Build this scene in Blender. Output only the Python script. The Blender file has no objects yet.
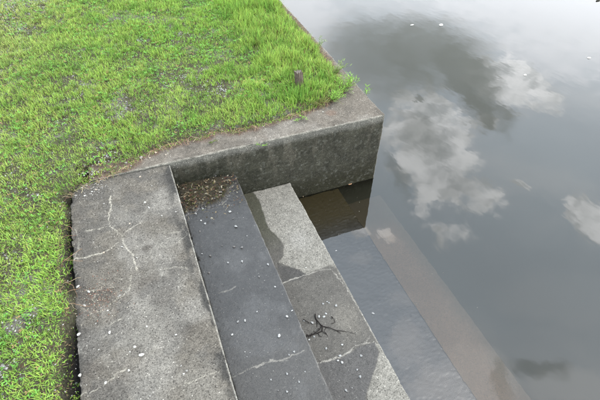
import bpy, math, random
import numpy as np
from mathutils import Vector, Matrix

sc = bpy.context.scene
random.seed(7)
RNG = np.random.default_rng(11)

# ------------------------------------------------------------------ camera
# axes recovered from the photograph: x across the steps (towards the water), y along them, z up
R = np.array([[0.93061007, 0.24590292, -0.27110267],
              [-0.36563621, 0.65814518, -0.65814518],
              [0.01658509, 0.71160148, 0.70238755]])
CAM = np.array([0.0, 0.0, 1.5])
cam = bpy.data.cameras.new('camera')
cam.sensor_width = 36.0
cam.lens = 36.0 * 450 / 600
cam.clip_start = 0.02
cam.clip_end = 2000
camo = bpy.data.objects.new('camera', cam)
sc.collection.objects.link(camo)
camo.matrix_world = Matrix([[*R[0], 0], [*R[1], 0], [*R[2], 1.5], [0, 0, 0, 1]])
sc.camera = camo


def at(px, py, z=0.0):
    """point of the horizontal plane z seen at photo position px,py"""
    d = R @ np.array([px - 300.0, 200.0 - py, -450.0])
    t = (z - CAM[2]) / d[2]
    return CAM + t * d


# ------------------------------------------------------------------ sky
SUN_EL, SUN_AZ = math.radians(58), math.radians(100)       # azimuth from +y towards +x
sdir = Vector((math.sin(SUN_AZ) * math.cos(SUN_EL), math.cos(SUN_AZ) * math.cos(SUN_EL), math.sin(SUN_EL)))
w = bpy.data.worlds.new('World')
sc.world = w
w.use_nodes = True
nt = w.node_tree
nt.nodes.clear()


class G:
    """tiny node-graph helper"""
    def __init__(s, tree):
        s.t = tree

    def n(s, typ, **kw):
        nd = s.t.nodes.new(typ)
        for k, v in kw.items():
            setattr(nd, k, v)
        return nd

    def put(s, sock, v):
        if hasattr(v, 'is_output'):
            s.t.links.new(v, sock)
        else:
            sock.default_value = v

    def m(s, op, a, b=0.0, c=0.0, clamp=False):
        nd = s.n('ShaderNodeMath', operation=op, use_clamp=clamp)
        s.put(nd.inputs[0], a); s.put(nd.inputs[1], b); s.put(nd.inputs[2], c)
        return nd.outputs[0]

    def ramp(s, v, a, b, lo=0.0, hi=1.0):
        nd = s.n('ShaderNodeMapRange', interpolation_type='SMOOTHSTEP')
        s.put(nd.inputs[0], v); s.put(nd.inputs[1], a); s.put(nd.inputs[2], b)
        s.put(nd.inputs[3], lo); s.put(nd.inputs[4], hi)
        return nd.outputs[0]

    def mix(s, f, a, b, mode='MIX'):
        nd = s.n('ShaderNodeMix', data_type='RGBA', blend_type=mode)
        s.put(nd.inputs[0], f); s.put(nd.inputs[6], a); s.put(nd.inputs[7], b)
        return nd.outputs[2]

    def noise(s, vec, scale, detail=4.0, rough=0.5, dist=0.0, col=False):
        nd = s.n('ShaderNodeTexNoise')
        s.put(nd.inputs['Vector'], vec)
        nd.inputs['Scale'].default_value = scale
        nd.inputs['Detail'].default_value = detail
        nd.inputs['Roughness'].default_value = rough
        nd.inputs['Distortion'].default_value = dist
        return nd.outputs['Color' if col else 'Fac']


g = G(nt)
tc = g.n('ShaderNodeTexCoord').outputs['Generated']
sep = g.n('ShaderNodeSeparateXYZ'); nt.links.new(tc, sep.inputs[0])
dz = g.m('MAXIMUM', sep.outputs[2], 0.03)
U = g.m('DIVIDE', sep.outputs[0], dz)
V = g.m('DIVIDE', sep.outputs[1], dz)
cmb = g.n('ShaderNodeCombineXYZ'); nt.links.new(U, cmb.inputs[0]); nt.links.new(V, cmb.inputs[1])
P0 = cmb.outputs[0]
# turbulence that frays the cloud outlines
wn = g.noise(P0, 2.6, 7, 0.6, 0.2, col=True)
wv = g.n('ShaderNodeVectorMath', operation='MULTIPLY_ADD')
nt.links.new(wn, wv.inputs[0]); wv.inputs[1].default_value = (0.26, 0.26, 0); wv.inputs[2].default_value = (-0.13, -0.13, 0)
wp = g.n('ShaderNodeVectorMath', operation='ADD')
nt.links.new(P0, wp.inputs[0]); nt.links.new(wv.outputs[0], wp.inputs[1])
PW = wp.outputs[0]
FRAY = g.m('MULTIPLY', g.m('SUBTRACT', g.noise(P0, 9.0, 8, 0.62, 0.3), 0.5), 2.2)
WATER_Z = -0.487
SKH = 1.5 - WATER_Z


def uv(px, py):
    p = at(px, py, WATER_Z)
    return (p[0] / SKH, p[1] / SKH)


def blob(px, py, ax, ay, soft=0.35):
    """frayed patch of the cloud layer (place and extent read off its mirror image in the water)"""
    c = np.array(uv(px, py)); jx = (np.array(uv(px + 3, py)) - c) / 3; jy = (np.array(uv(px, py + 3)) - c) / 3
    mp = g.n('ShaderNodeMapping', vector_type='TEXTURE')
    nt.links.new(PW, mp.inputs[0])
    mp.inputs[1].default_value = (c[0], c[1], 0)
    mp.inputs[2].default_value = (0, 0, math.atan2(jx[1], jx[0]))
    mp.inputs[3].default_value = (ax * np.hypot(*jx), ay * np.hypot(*jy), 1)
    ln = g.n('ShaderNodeVectorMath', operation='LENGTH')
    nt.links.new(mp.outputs[0], ln.inputs[0])
    return g.ramp(g.m('ADD', ln.outputs[1], FRAY), 1.0 - soft, 1.0 + soft, 1.0, 0.0)


sky = g.n('ShaderNodeTexSky', sky_type='NISHITA')
sky.sun_disc = False
sky.sun_elevation = SUN_EL
sky.sun_rotation = SUN_AZ
sky.air_density = 1.2
sky.dust_density = 2.5
# veil of thin haze over the blue
veil = g.noise(PW, 0.9, 6, 0.55)
K = 12.0     # cloud radiance in the same units as the sky texture
col = g.mix(g.ramp(veil, 0.3, 0.6, 0.74, 0.95), sky.outputs[0], (1.00 * K, 1.15 * K, 1.30 * K, 1))
# general broken cloud
bc = g.noise(PW, 0.55, 8, 0.62, 0.1)
far = g.ramp(g.m('ADD', g.m('ABSOLUTE', U), g.m('ABSOLUTE', g.m('SUBTRACT', V, 0.9))), 2.2, 3.6, 0, 1)
col = g.mix(g.m('MULTIPLY', g.ramp(bc, 0.42, 0.6), far), col, (0.98 * K, 0.97 * K, 0.99 * K, 1))
thin = g.noise(PW, 2.0, 7, 0.6, 0.4)
col = g.mix(g.ramp(thin, 0.44, 0.70, 0.0, 0.38), col, (1.5 * K, 1.53 * K, 1.58 * K, 1))
# bright layer towards the far side
for (px, py, ax, ay, f) in [(570, 8, 130, 42, .8), (300, 18, 38, 40, .75), (560, 60, 60, 18, .55)]:
    col = g.mix(g.m('MULTIPLY', blob(px, py, ax, ay, .5), f), col, (1.75 * K, 1.79 * K, 1.90 * K, 1))
# pale haze low down
col = g.mix(g.ramp(sep.outputs[2], 0.05, 0.66, 0.95, 0.0), col, (1.72 * K, 1.78 * K, 1.88 * K, 1))
fine = g.noise(PW, 7.0, 7, 0.62)
# bright cumulus
cum = 0
for (px, py, ax, ay) in [(430, 140, 44, 62), (508, 80, 38, 26), (432, 182, 30, 15), (487, 120, 12, 9), (594, 222, 28, 24), (520, 187, 9, 3),
                         (356, 226, 10, 6), (381, 232, 8, 5), (348, 190, 7, 7)]:
    b = blob(px, py, ax, ay, .20)
    cum = b if cum == 0 else g.m('MAXIMUM', cum, b)
for (px, py, ax, ay, f) in [(478, 380, 46, 26, .6), (575, 396, 55, 20, .5), (405, 352, 20, 20, .5), (440, 392, 26, 16, .6), (398, 310, 16, 8, .3), (352, 262, 12, 8, .25), (560, 300, 60, 20, .12)]:
    col = g.mix(g.m('MULTIPLY', blob(px, py, ax, ay, .42), f), col, (1.55 * K, 1.58 * K, 1.62 * K, 1))
cumcol = g.mix(g.ramp(fine, 0.36, 0.62), (1.12 * K, 1.17 * K, 1.20 * K, 1), (2.20 * K, 2.22 * K, 2.25 * K, 1))
col = g.mix(g.m('MULTIPLY', cum, 0.85), col, cumcol)
# dark undersides
FRAY = g.m('MULTIPLY', FRAY, 0.6)
for (px, py, ax, ay, f, so) in [(372, 55, 46, 38, .75, .65), (430, 48, 50, 32, .85, .6), (470, 80, 26, 42, .85, .35), (480, 108, 10, 20, .8, .3),
                                (411, 98, 9, 6, .8, .3), (420, 135, 20, 20, .5, .7), (393, 170, 6, 20, .5, .5),
                                (536, 372, 24, 12, .6, .5), (503, 384, 8, 18, .5, .5)]:
    col = g.mix(g.m('MULTIPLY', blob(px, py, ax, ay, so), f), col, (0.50 * K, 0.545 * K, 0.54 * K, 1))
col = g.mix(g.ramp(sep.outputs[2], 0.04, 0.30, 0.95, 0.0), col, (1.60 * K, 1.65 * K, 1.74 * K, 1))
bg = g.n('ShaderNodeBackground'); nt.links.new(col, bg.inputs[0]); bg.inputs[1].default_value = 0.12
out = g.n('ShaderNodeOutputWorld'); nt.links.new(bg.outputs[0], out.inputs[0])

sl = bpy.data.lights.new('sun', 'SUN'); sl.energy = 1.9; sl.angle = math.radians(9); sl.color = (1.0, .95, .88)
so = bpy.data.objects.new('sun', sl); sc.collection.objects.link(so)
so.rotation_euler = sdir.to_track_quat('Z', 'Y').to_euler()
sc.view_settings.view_transform = 'Standard'
sc.view_settings.look = 'None'
sc.view_settings.exposure = 0.95
sc.view_settings.gamma = 1


# ------------------------------------------------------------------ numpy noise
def _h(ix, iy, iz, seed):
    n = (ix.astype(np.int64) * 374761393 + iy.astype(np.int64) * 668265263 + iz.astype(np.int64) * 2147483647 + seed * 974634777) & 0xffffffff
    n = ((n ^ (n >> 13)) * 1274126177) & 0xffffffff
    n = ((n ^ (n >> 16)) * 2246822519) & 0xffffffff
    return ((n ^ (n >> 15)) & 0xffff) / 65535.0


def vnoise(p, scale, seed=0):
    q = p * scale
    i = np.floor(q).astype(np.int64); f = q - i; f = f * f * (3 - 2 * f)
    r = 0
    for a in (0, 1):
        for b in (0, 1):
            for c in (0, 1):
                wgt = (f[:, 0] if a else 1 - f[:, 0]) * (f[:, 1] if b else 1 - f[:, 1]) * (f[:, 2] if c else 1 - f[:, 2])
                r = r + wgt * _h(i[:, 0] + a, i[:, 1] + b, i[:, 2] + c, seed)
    return r


def fbm(p, scale, octv=4, seed=0, gain=0.55):
    s = 0; a = 1; t = 0
    for k in range(octv):
        s = s + a * vnoise(p, scale * 2.03 ** k, seed + k * 17); t += a; a *= gain
    return s / t


def sst(x, a, b):
    t = np.clip((x - a) / (b - a), 0, 1)
    return t * t * (3 - 2 * t)


def inpoly(x, y, poly):
    r = np.zeros(x.shape, bool); n = len(poly)
    for i in range(n):
        x1, y1 = poly[i][:2]; x2, y2 = poly[(i + 1) % n][:2]
        if y1 == y2: continue
        c = ((y1 > y) != (y2 > y)) & (x < (x2 - x1) * (y - y1) / (y2 - y1) + x1)
        r ^= c
    return r


def dseg(x, y, pts, closed=False):
    d = np.full(x.shape, 1e9)
    n = len(pts)
    for i in range(n if closed else n - 1):
        ax, ay = pts[i][:2]; bx, by = pts[(i + 1) % n][:2]
        vx, vy = bx - ax, by - ay
        t = np.clip(((x - ax) * vx + (y - ay) * vy) / (vx * vx + vy * vy + 1e-12), 0, 1)
        d = np.minimum(d, np.hypot(x - ax - t * vx, y - ay - t * vy))
    return d


def sdpoly(x, y, poly):
    """negative inside"""
    return np.where(inpoly(x, y, poly), -1, 1) * dseg(x, y, poly, True)


def W(pts, z):
    return [tuple(at(a, b, z)[:2]) for a, b in pts]


# ------------------------------------------------------------------ mesh helpers
def mesh_from(name, verts, quads, cols=None, wet=None, mat=None, smooth=True, tris=None):
    me = bpy.data.meshes.new(name)
    verts = np.asarray(verts, np.float32)
    fq = np.asarray(quads, np.int32).reshape(-1, 4) if quads is not None and len(quads) else np.zeros((0, 4), np.int32)
    ft = np.asarray(tris, np.int32).reshape(-1, 3) if tris is not None and len(tris) else np.zeros((0, 3), np.int32)
    me.vertices.add(len(verts)); me.vertices.foreach_set('co', verts.ravel())
    nl = fq.size + ft.size
    me.loops.add(nl); me.loops.foreach_set('vertex_index', np.concatenate([fq.ravel(), ft.ravel()]))
    me.polygons.add(len(fq) + len(ft))
    ls = np.concatenate([np.arange(len(fq)) * 4, fq.size + np.arange(len(ft)) * 3]).astype(np.int32)
    me.polygons.foreach_set('loop_start', ls)
    me.polygons.foreach_set('use_smooth', np.full(len(fq) + len(ft), smooth))
    if cols is not None:
        a = me.color_attributes.new('Col', 'FLOAT_COLOR', 'POINT')
        c4 = np.ones((len(verts), 4), np.float32); c4[:, :3] = cols
        a.data.foreach_set('color', c4.ravel())
    if wet is not None:
        a = me.attributes.new('wet', 'FLOAT', 'POINT')
        a.data.foreach_set('value', np.asarray(wet, np.float32))
    me.update(calc_edges=True)
    me.validate()
    if mat: me.materials.append(mat)
    return me


def link(name, me, parent=None, **props):
    o = bpy.data.objects.new(name, me)
    sc.collection.objects.link(o)
    if parent is not None: o.parent = parent
    for k, v in props.items(): o[k] = v
    return o


def thing(name, loc, label, cat, group=None):
    o = bpy.data.objects.new(name, None); sc.collection.objects.link(o)
    o.empty_display_size = .05
    o.location = loc; o['label'] = label; o['category'] = cat
    if group: o['group'] = group
    return o


def gridface(us, vs):
    nu, nv = len(us), len(vs)
    A, B = np.meshgrid(us, vs, indexing='ij')
    i = np.arange(nu * nv).reshape(nu, nv)
    q = np.stack([i[:-1, :-1], i[1:, :-1], i[1:, 1:], i[:-1, 1:]], -1).reshape(-1, 4)
    return A.ravel(), B.ravel(), q


def steps_lines(parts):
    """list of (start, stop, step) -> one increasing coordinate array"""
    o = []
    for a, b, s in parts:
        o.append(np.linspace(a, b, max(2, int(round((b - a) / s)) + 1))[:-1])
    o.append([parts[-1][1]])
    return np.concatenate(o)


def stone(name, lo, hi, xs, ys, zs, paint, r=.006, disp=.0012, mat=None, parent=None, faces='txXyY', open_y=False, label=None):
    """box of cast concrete: worn arrises, uneven skin; top = x,y grid; sides as asked. paint(p, face) -> rgb, wet, dh"""
    lo = np.array(lo, float); hi = np.array(hi, float)
    V_, Q_, F_ = [], [], []; base = 0
    for fc in faces:
        if fc == 't': a, b, q = gridface(xs, ys); p = np.stack([a, b, np.full_like(a, hi[2])], 1); nrm = (0, 0, 1)
        if fc == 'X': a, b, q = gridface(ys, zs); p = np.stack([np.full_like(a, hi[0]), a, b], 1); nrm = (1, 0, 0)
        if fc == 'x': a, b, q = gridface(ys, zs); p = np.stack([np.full_like(a, lo[0]), a, b], 1); nrm = (-1, 0, 0); q = q[:, ::-1]
        if fc == 'y': a, b, q = gridface(xs, zs); p = np.stack([a, np.full_like(a, lo[1]), b], 1); nrm = (0, -1, 0)
        if fc == 'Y': a, b, q = gridface(xs, zs); p = np.stack([a, np.full_like(a, hi[1]), b], 1); nrm = (0, 1, 0); q = q[:, ::-1]
        V_.append(p); Q_.append(q + base); F_.append(np.tile(nrm, (len(p), 1))); base += len(p)
    p = np.concatenate(V_); n = np.concatenate(F_).astype(float)
    rr = r * (0.5 + 1.6 * sst(fbm(p, 14, 3, 5), .35, .75) + 2.2 * sst(fbm(p, 38, 2, 6), .66, .78))[:, None]
    l2 = lo + rr; h2 = hi - rr
    l2[:, 2] = lo[2] - 1
    if open_y == 'lo': l2[:, 1] = lo[1] - 1
    if open_y == 'hi': h2[:, 1] = hi[1] + 1
    c = np.clip(p, l2, h2)
    d = p - c; L = np.linalg.norm(d, axis=1, keepdims=True)
    near = L[:, 0] > 1e-9
    nn = np.where(near[:, None], d / np.maximum(L, 1e-9), n)
    p2 = np.where(near[:, None], c + nn * rr, p)
    col, wet, dh = paint(p, n)
    h = disp * (fbm(p, 90, 3, 3) - .5) * 2 + .0015 * (fbm(p, 9, 3, 8) - .5) * 2 + dh
    p2 = p2 + nn * h[:, None]
    me = mesh_from(name, p2, np.concatenate(Q_), col, wet, mat)
    o = link(name, me, parent)
    if label: o['label'] = label
    return o


# ------------------------------------------------------------------ materials
def newmat(name):
    m = bpy.data.materials.new(name); m.use_nodes = True
    m.node_tree.nodes.clear()
    return m, G(m.node_tree)


def concrete_mat():
    m, q = newmat('concrete')
    t = m.node_tree
    pos = q.n('ShaderNodeNewGeometry').outputs['Position']
    ca = q.n('ShaderNodeAttribute', attribute_name='Col').outputs['Color']
    wa = q.n('ShaderNodeAttribute', attribute_name='wet').outputs['Fac']
    vo = q.n('ShaderNodeTexVoronoi'); t.links.new(pos, vo.inputs['Vector']); vo.inputs['Scale'].default_value = 320
    vb = q.n('ShaderNodeSeparateColor'); t.links.new(vo.outputs['Color'], vb.inputs[0])
    vo2 = q.n('ShaderNodeTexVoronoi'); t.links.new(pos, vo2.inputs['Vector']); vo2.inputs['Scale'].default_value = 140
    vb2 = q.n('ShaderNodeSeparateColor'); t.links.new(vo2.outputs['Color'], vb2.inputs[0])
    n1 = q.noise(pos, 38, 6, .7); n2 = q.noise(pos, 380, 3, .6)
    k = q.ramp(vb.outputs[0], .0, 1.0, .70, 1.30)
    k = q.m('MULTIPLY', k, q.ramp(n1, .25, .75, .84, 1.16))
    k = q.m('MULTIPLY', k, q.ramp(n2, .25, .75, .8, 1.2))
    dim = q.ramp(wa, 0, 1, 1, .55)
    kk = q.m('ADD', 1.0, q.m('MULTIPLY', q.m('SUBTRACT', k, 1.0), dim))
    cc = q.n('ShaderNodeVectorMath', operation='SCALE'); t.links.new(ca, cc.inputs[0]); t.links.new(kk, cc.inputs['Scale'])
    # pale aggregate showing through, and dark pits
    core = q.ramp(vo2.outputs['Distance'], .25, .42, 1, 0)
    sc_ = q.n('ShaderNodeSeparateColor'); t.links.new(ca, sc_.inputs[0])
    agg = q.m('MULTIPLY', q.m('MULTIPLY', q.ramp(vb2.outputs[1], .88, .96), q.ramp(sc_.outputs[1], .03, .10, .25, 1)), core)
    c2 = q.mix(q.m('MULTIPLY', agg, q.ramp(wa, 0, 1, .8, .45)), cc.outputs[0], q.mix(1.0, q.mix(.5, cc.outputs[0], (.2, .19, .17, 1)), (2, 2, 1.95, 1), 'MULTIPLY'))
    pit = q.m('MULTIPLY', q.ramp(vb2.outputs[2], .82, .92), core)
    c3 = q.mix(q.m('MULTIPLY', pit, .6), c2, (.018, .017, .015, 1))
    b = q.n('ShaderNodeBsdfPrincipled')
    t.links.new(c3, b.inputs['Base Color'])
    t.links.new(q.ramp(wa, 0, 1, .12, .32), b.inputs['Specular IOR Level'])
    t.links.new(q.m('ADD', q.ramp(wa, 0, 1, .9, .24), q.m('MULTIPLY', n1, .08)), b.inputs['Roughness'])
    hgt = q.m('ADD', q.m('MULTIPLY', n2, .5), q.m('ADD', q.m('MULTIPLY', vb.outputs[0], .5), q.m('MULTIPLY', q.m('SUBTRACT', agg, pit), .8)))
    bp = q.n('ShaderNodeBump'); bp.inputs['Distance'].default_value = .0016
    t.links.new(hgt, bp.inputs['Height']); t.links.new(q.ramp(wa, 0, 1, .85, .38), bp.inputs['Strength'])
    t.links.new(bp.outputs[0], b.inputs['Normal'])
    o = q.n('ShaderNodeOutputMaterial'); t.links.new(b.outputs[0], o.inputs[0])
    return m


def attr_mat(name, rough=.8, spec=.3, transl=0.0, nscale=0, nlo=.7, nhi=1.3, bump=0.0, col=None):
    m, q = newmat(name); t = m.node_tree
    ca = q.n('ShaderNodeAttribute', attribute_name='Col').outputs['Color'] if col is None else None
    if col is not None:
        rgb = q.n('ShaderNodeRGB'); rgb.outputs[0].default_value = (*col, 1); ca = rgb.outputs[0]
    b = q.n('ShaderNodeBsdfPrincipled'); b.inputs['Roughness'].default_value = rough
    b.inputs['Specular IOR Level'].default_value = spec
    if nscale:
        pos = q.n('ShaderNodeTexCoord').outputs['Object']
        n1 = q.noise(pos, nscale, 5, .65)
        cc = q.n('ShaderNodeVectorMath', operation='SCALE'); t.links.new(ca, cc.inputs[0])
        t.links.new(q.ramp(n1, .25, .75, nlo, nhi), cc.inputs['Scale']); ca = cc.outputs[0]
        if bump:
            bp = q.n('ShaderNodeBump'); bp.inputs['Distance'].default_value = bump
            t.links.new(n1, bp.inputs['Height']); t.links.new(bp.outputs[0], b.inputs['Normal'])
    t.links.new(ca, b.inputs['Base Color'])
    sh = b.outputs[0]
    if transl:
        tr = q.n('ShaderNodeBsdfTranslucent'); t.links.new(ca, tr.inputs[0])
        mx = q.n('ShaderNodeMixShader'); mx.inputs[0].default_value = transl
        t.links.new(sh, mx.inputs[1]); t.links.new(tr.outputs[0], mx.inputs[2]); sh = mx.outputs[0]
    o = q.n('ShaderNodeOutputMaterial'); t.links.new(sh, o.inputs[0])
    return m


M_CON = concrete_mat()
M_SOIL = attr_mat('soil', .95, .05, 0, 120, .5, 1.5, .006)
M_GRASS = attr_mat('grass', .6, .14, .35)
M_STONE = attr_mat('pebble', .8, .2, 0, 160, .75, 1.2, .001)
M_LITTER = attr_mat('leaf litter', .85, .12, .1)
M_WOOD = attr_mat('weathered wood', .9, .08, 0, 60, .6, 1.3, .002)
M_TWIG = attr_mat('wet bark', .7, .1, col=(.012, .010, .009))


def water_mat():
    m, q = newmat('pond water'); t = m.node_tree
    pos = q.n('ShaderNodeNewGeometry').outputs['Position']
    mp = q.n('ShaderNodeMapping'); t.links.new(pos, mp.inputs[0]); mp.inputs[3].default_value = (1, .6, 1)
    n1 = q.noise(mp.outputs[0], 5, 3, .5); n2 = q.noise(mp.outputs[0], 34, 2, .5)
    bp = q.n('ShaderNodeBump'); bp.inputs['Distance'].default_value = .003; bp.inputs['Strength'].default_value = .25
    t.links.new(q.m('ADD', n1, q.m('MULTIPLY', n2, .10)), bp.inputs['Height'])
    fr = q.n('ShaderNodeFresnel'); fr.inputs[0].default_value = 1.72
    t.links.new(bp.outputs[0], fr.inputs['Normal'])
    gl = q.n('ShaderNodeBsdfGlossy'); gl.inputs['Roughness'].default_value = .015
    t.links.new(bp.outputs[0], gl.inputs['Normal'])
    tr = q.n('ShaderNodeBsdfTransparent')
    mx = q.n('ShaderNodeMixShader'); t.links.new(fr.outputs[0], mx.inputs[0])
    t.links.new(tr.outputs[0], mx.inputs[1]); t.links.new(gl.outputs[0], mx.inputs[2])
    vol = q.n('ShaderNodeVolumePrincipled')
    vol.inputs['Color'].default_value = (.21, .215, .15, 1)
    vol.inputs['Density'].default_value = 4.2
    vol.inputs['Anisotropy'].default_value = .2
    o = q.n('ShaderNodeOutputMaterial'); t.links.new(mx.outputs[0], o.inputs[0]); t.links.new(vol.outputs[0], o.inputs[1])
    return m


M_WATER = water_mat()

# ------------------------------------------------------------------ measurements
X0, X1, X2, X3, X4 = .049, .380, .707, 1.040, 1.375       # right edges of landing and steps
Z1, Z2, Z3, Z4 = -.170, -.335, -.4915, -.665
YW = 1.885                                                # face of the cross wall
WT = .010                                                 # its top
XB = 1.305                                                # face of the bank wall
YEND = -5.0

# edge of the turf (photo positions), then closed far away
edge_px = [(70, 420), (68, 360), (70, 340), (75, 318), (76, 304), (70, 286), (69, 262), (69, 235), (70, 214), (67, 199), (81, 189), (102, 180),
           (124, 171), (140, 159), (163, 148), (185, 142), (204, 139), (216, 133), (240, 132), (262, 126), (288, 118),
           (308, 112), (325, 104), (340, 93), (338, 76), (327, 59), (313, 42), (298, 24), (284, 8), (276, -6)]
turf = W(edge_px, .01)
turf = [(-.455, -6.0), (-.455, .2)] + turf + [(turf[-1][0], 5.5), (1.16, 12), (1.16, 300), (-300, 300), (-300, -6)]


def turf_sd(x, y):
    return sdpoly(x, y, turf)


# ------------------------------------------------------------------ ground sheet (soil under the turf, falling to the canal bed)
gx = steps_lines([(-300, -20, 40), (-20, -3, 1.2), (-3, -1.6, .06), (-1.6, 1.29, .012), (1.29, 3, .1), (3, 20, 2), (20, 300, 40)])
gy = steps_lines([(-300, -20, 40), (-20, -2, 1.2), (-2, .3, .06), (.3, 3.2, .013), (3.2, 5.4, .022), (5.4, 9, .12), (9, 30, 2), (30, 300, 40)])
a, b, q = gridface(gx, gy)
sd = np.clip(turf_sd(a, b), -3, 3)
p3 = np.stack([a, b, a * 0], 1)
n_lo = fbm(p3, 3.0, 4, 21); n_hi = fbm(p3, 26, 4, 22)
sdn = sd + .03 * (n_hi - .5) + .012
land = .004 + .028 * (n_lo - .5) + .016 * (n_hi - .5) + .012 * sst(-sd, 0, .25) + .020 * sst(-sd, .0, .04)
z = np.where(True, -.045 + (land + .045) * sst(-sdn, -.012, .018), 0)
fy1, fy2 = at(68, 306, 0)[1], at(66, 210, 0)[1]
fill = (np.exp(-((b - fy1) / .13) ** 2) + np.exp(-((b - fy2) / .05) ** 2)) * ((a > -.5) & (a < -.40)) * sst(n_hi, .22, .42)
z = np.maximum(z, -.045 + .042 * np.clip(fill, 0, 1))
# hollow gap left of the landing stays shallow; beneath concrete and water the sheet is far down
cut = np.zeros_like(a, bool)
cut |= (a > -.40) & (b < 2.0) & (a < 60)
cut |= (a > 1.2) & (a < 60)
z = np.where(cut, -1.75, z)
soil = np.array([.050, .048, .030]); grit = np.array([.085, .082, .065])
mixg = sst(fbm(p3, 7, 4, 33) + .25 * (n_hi - .5), .52, .70)[:, None]
col = soil * (1 - mixg) + grit * mixg
gapm = (sst(sd, -.045, .005) * (a < -.3) * (1 - .8 * np.clip(fill, 0, 1)))[:, None]
col = col * (1 - gapm) + np.array([.010, .009, .009]) * gapm
bed = cut[:, None]
col = np.where(bed, np.array([.05, .045, .03]), col)
gcol_green = np.array([.07, .13, .025])
fr_ = sst(np.maximum(np.abs(a + .2) - 4, np.abs(b - 3) - 6), 0, 3)[:, None] * (~bed)
col = col * (1 - fr_) + gcol_green * fr_
ground = link('ground', mesh_from('ground', np.stack([a, b, z], 1), q, col, None, M_SOIL), kind='structure')

# ------------------------------------------------------------------ water: closed body of murky water
wv_ = [(-.30, -280, -1.70), (59.5, -280, -1.70), (59.5, 280, -1.70), (-.30, 280, -1.70),
       (-.30, -280, WATER_Z), (59.5, -280, WATER_Z), (59.5, 280, WATER_Z), (-.30, 280, WATER_Z)]
wq = [(3, 2, 1, 0), (4, 5, 6, 7), (0, 1, 5, 4), (1, 2, 6, 5), (2, 3, 7, 6), (3, 0, 4, 7)]
water = link('water', mesh_from('water', wv_, wq, None, None, M_WATER, smooth=False), kind='structure')


# ------------------------------------------------------------------ concrete
def mixc(c, target, f):
    f = f[:, None]
    return c * (1 - f) + np.array(target) * f


def cracks(p, n, lines, z, wid=.0016):
    """-> mask of crazed mineral lines, wobbling about the given polylines"""
    wob = (fbm(p, 70, 3, 41) - .5) * .014
    wob2 = (fbm(p, 70, 3, 47) - .5) * .014
    m = np.zeros(len(p))
    vary = sst(fbm(p, 45, 3, 43), .28, .6); wv_ = fbm(p, 25, 3, 44)
    for L in lines:
        k = 1.0
        if isinstance(L, tuple): L, k = L
        d = dseg(p[:, 0] + wob, p[:, 1] + wob2, W(L, z))
        ww = wid * (.45 + 1.1 * sst(wv_, .35, .65))
        m = np.maximum(m, k * sst(-d, -ww * 2.2, -ww * .3) * (.45 + .55 * vary))
    return m * (n[:, 2] > .5)


land_cracks = [
    [(110, 196), (111, 208), (108, 218), (110, 226), (117, 231), (122, 237), (125, 246), (132, 254), (134, 262), (137, 271)],
    ([(132, 266), (131, 276), (130, 288), (124, 295), (117, 299), (108, 306)], .7),
    ([(87, 231), (98, 229), (110, 226)], .7), [(122, 237), (127, 231), (133, 227), (140, 223)],
    ([(66, 264), (75, 259), (86, 258), (96, 254), (104, 253), (112, 247), (121, 241)], .85),
    ([(75, 230), (78, 238), (79, 246), (74, 260)], .6), ([(64, 256), (74, 253), (80, 249)], .6),
    ([(66, 277), (78, 273)], .6), ([(72, 292), (86, 290), (96, 290), (113, 287)], .6), ([(96, 291), (94, 300), (94, 310)], .6),
    ([(75, 398), (85, 393), (95, 391), (103, 386), (110, 381), (118, 373), (126, 369)], .7), ([(110, 325), (117, 321), (123, 318)], .7),
    ([(165, 392), (180, 386), (195, 380), (207, 375), (220, 371)], .6), ([(164, 269), (175, 267), (187, 268)], .6),
    ([(76, 300), (84, 309), (96, 318)], .5), ([(150, 228), (165, 233), (180, 232)], .3)]


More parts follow.
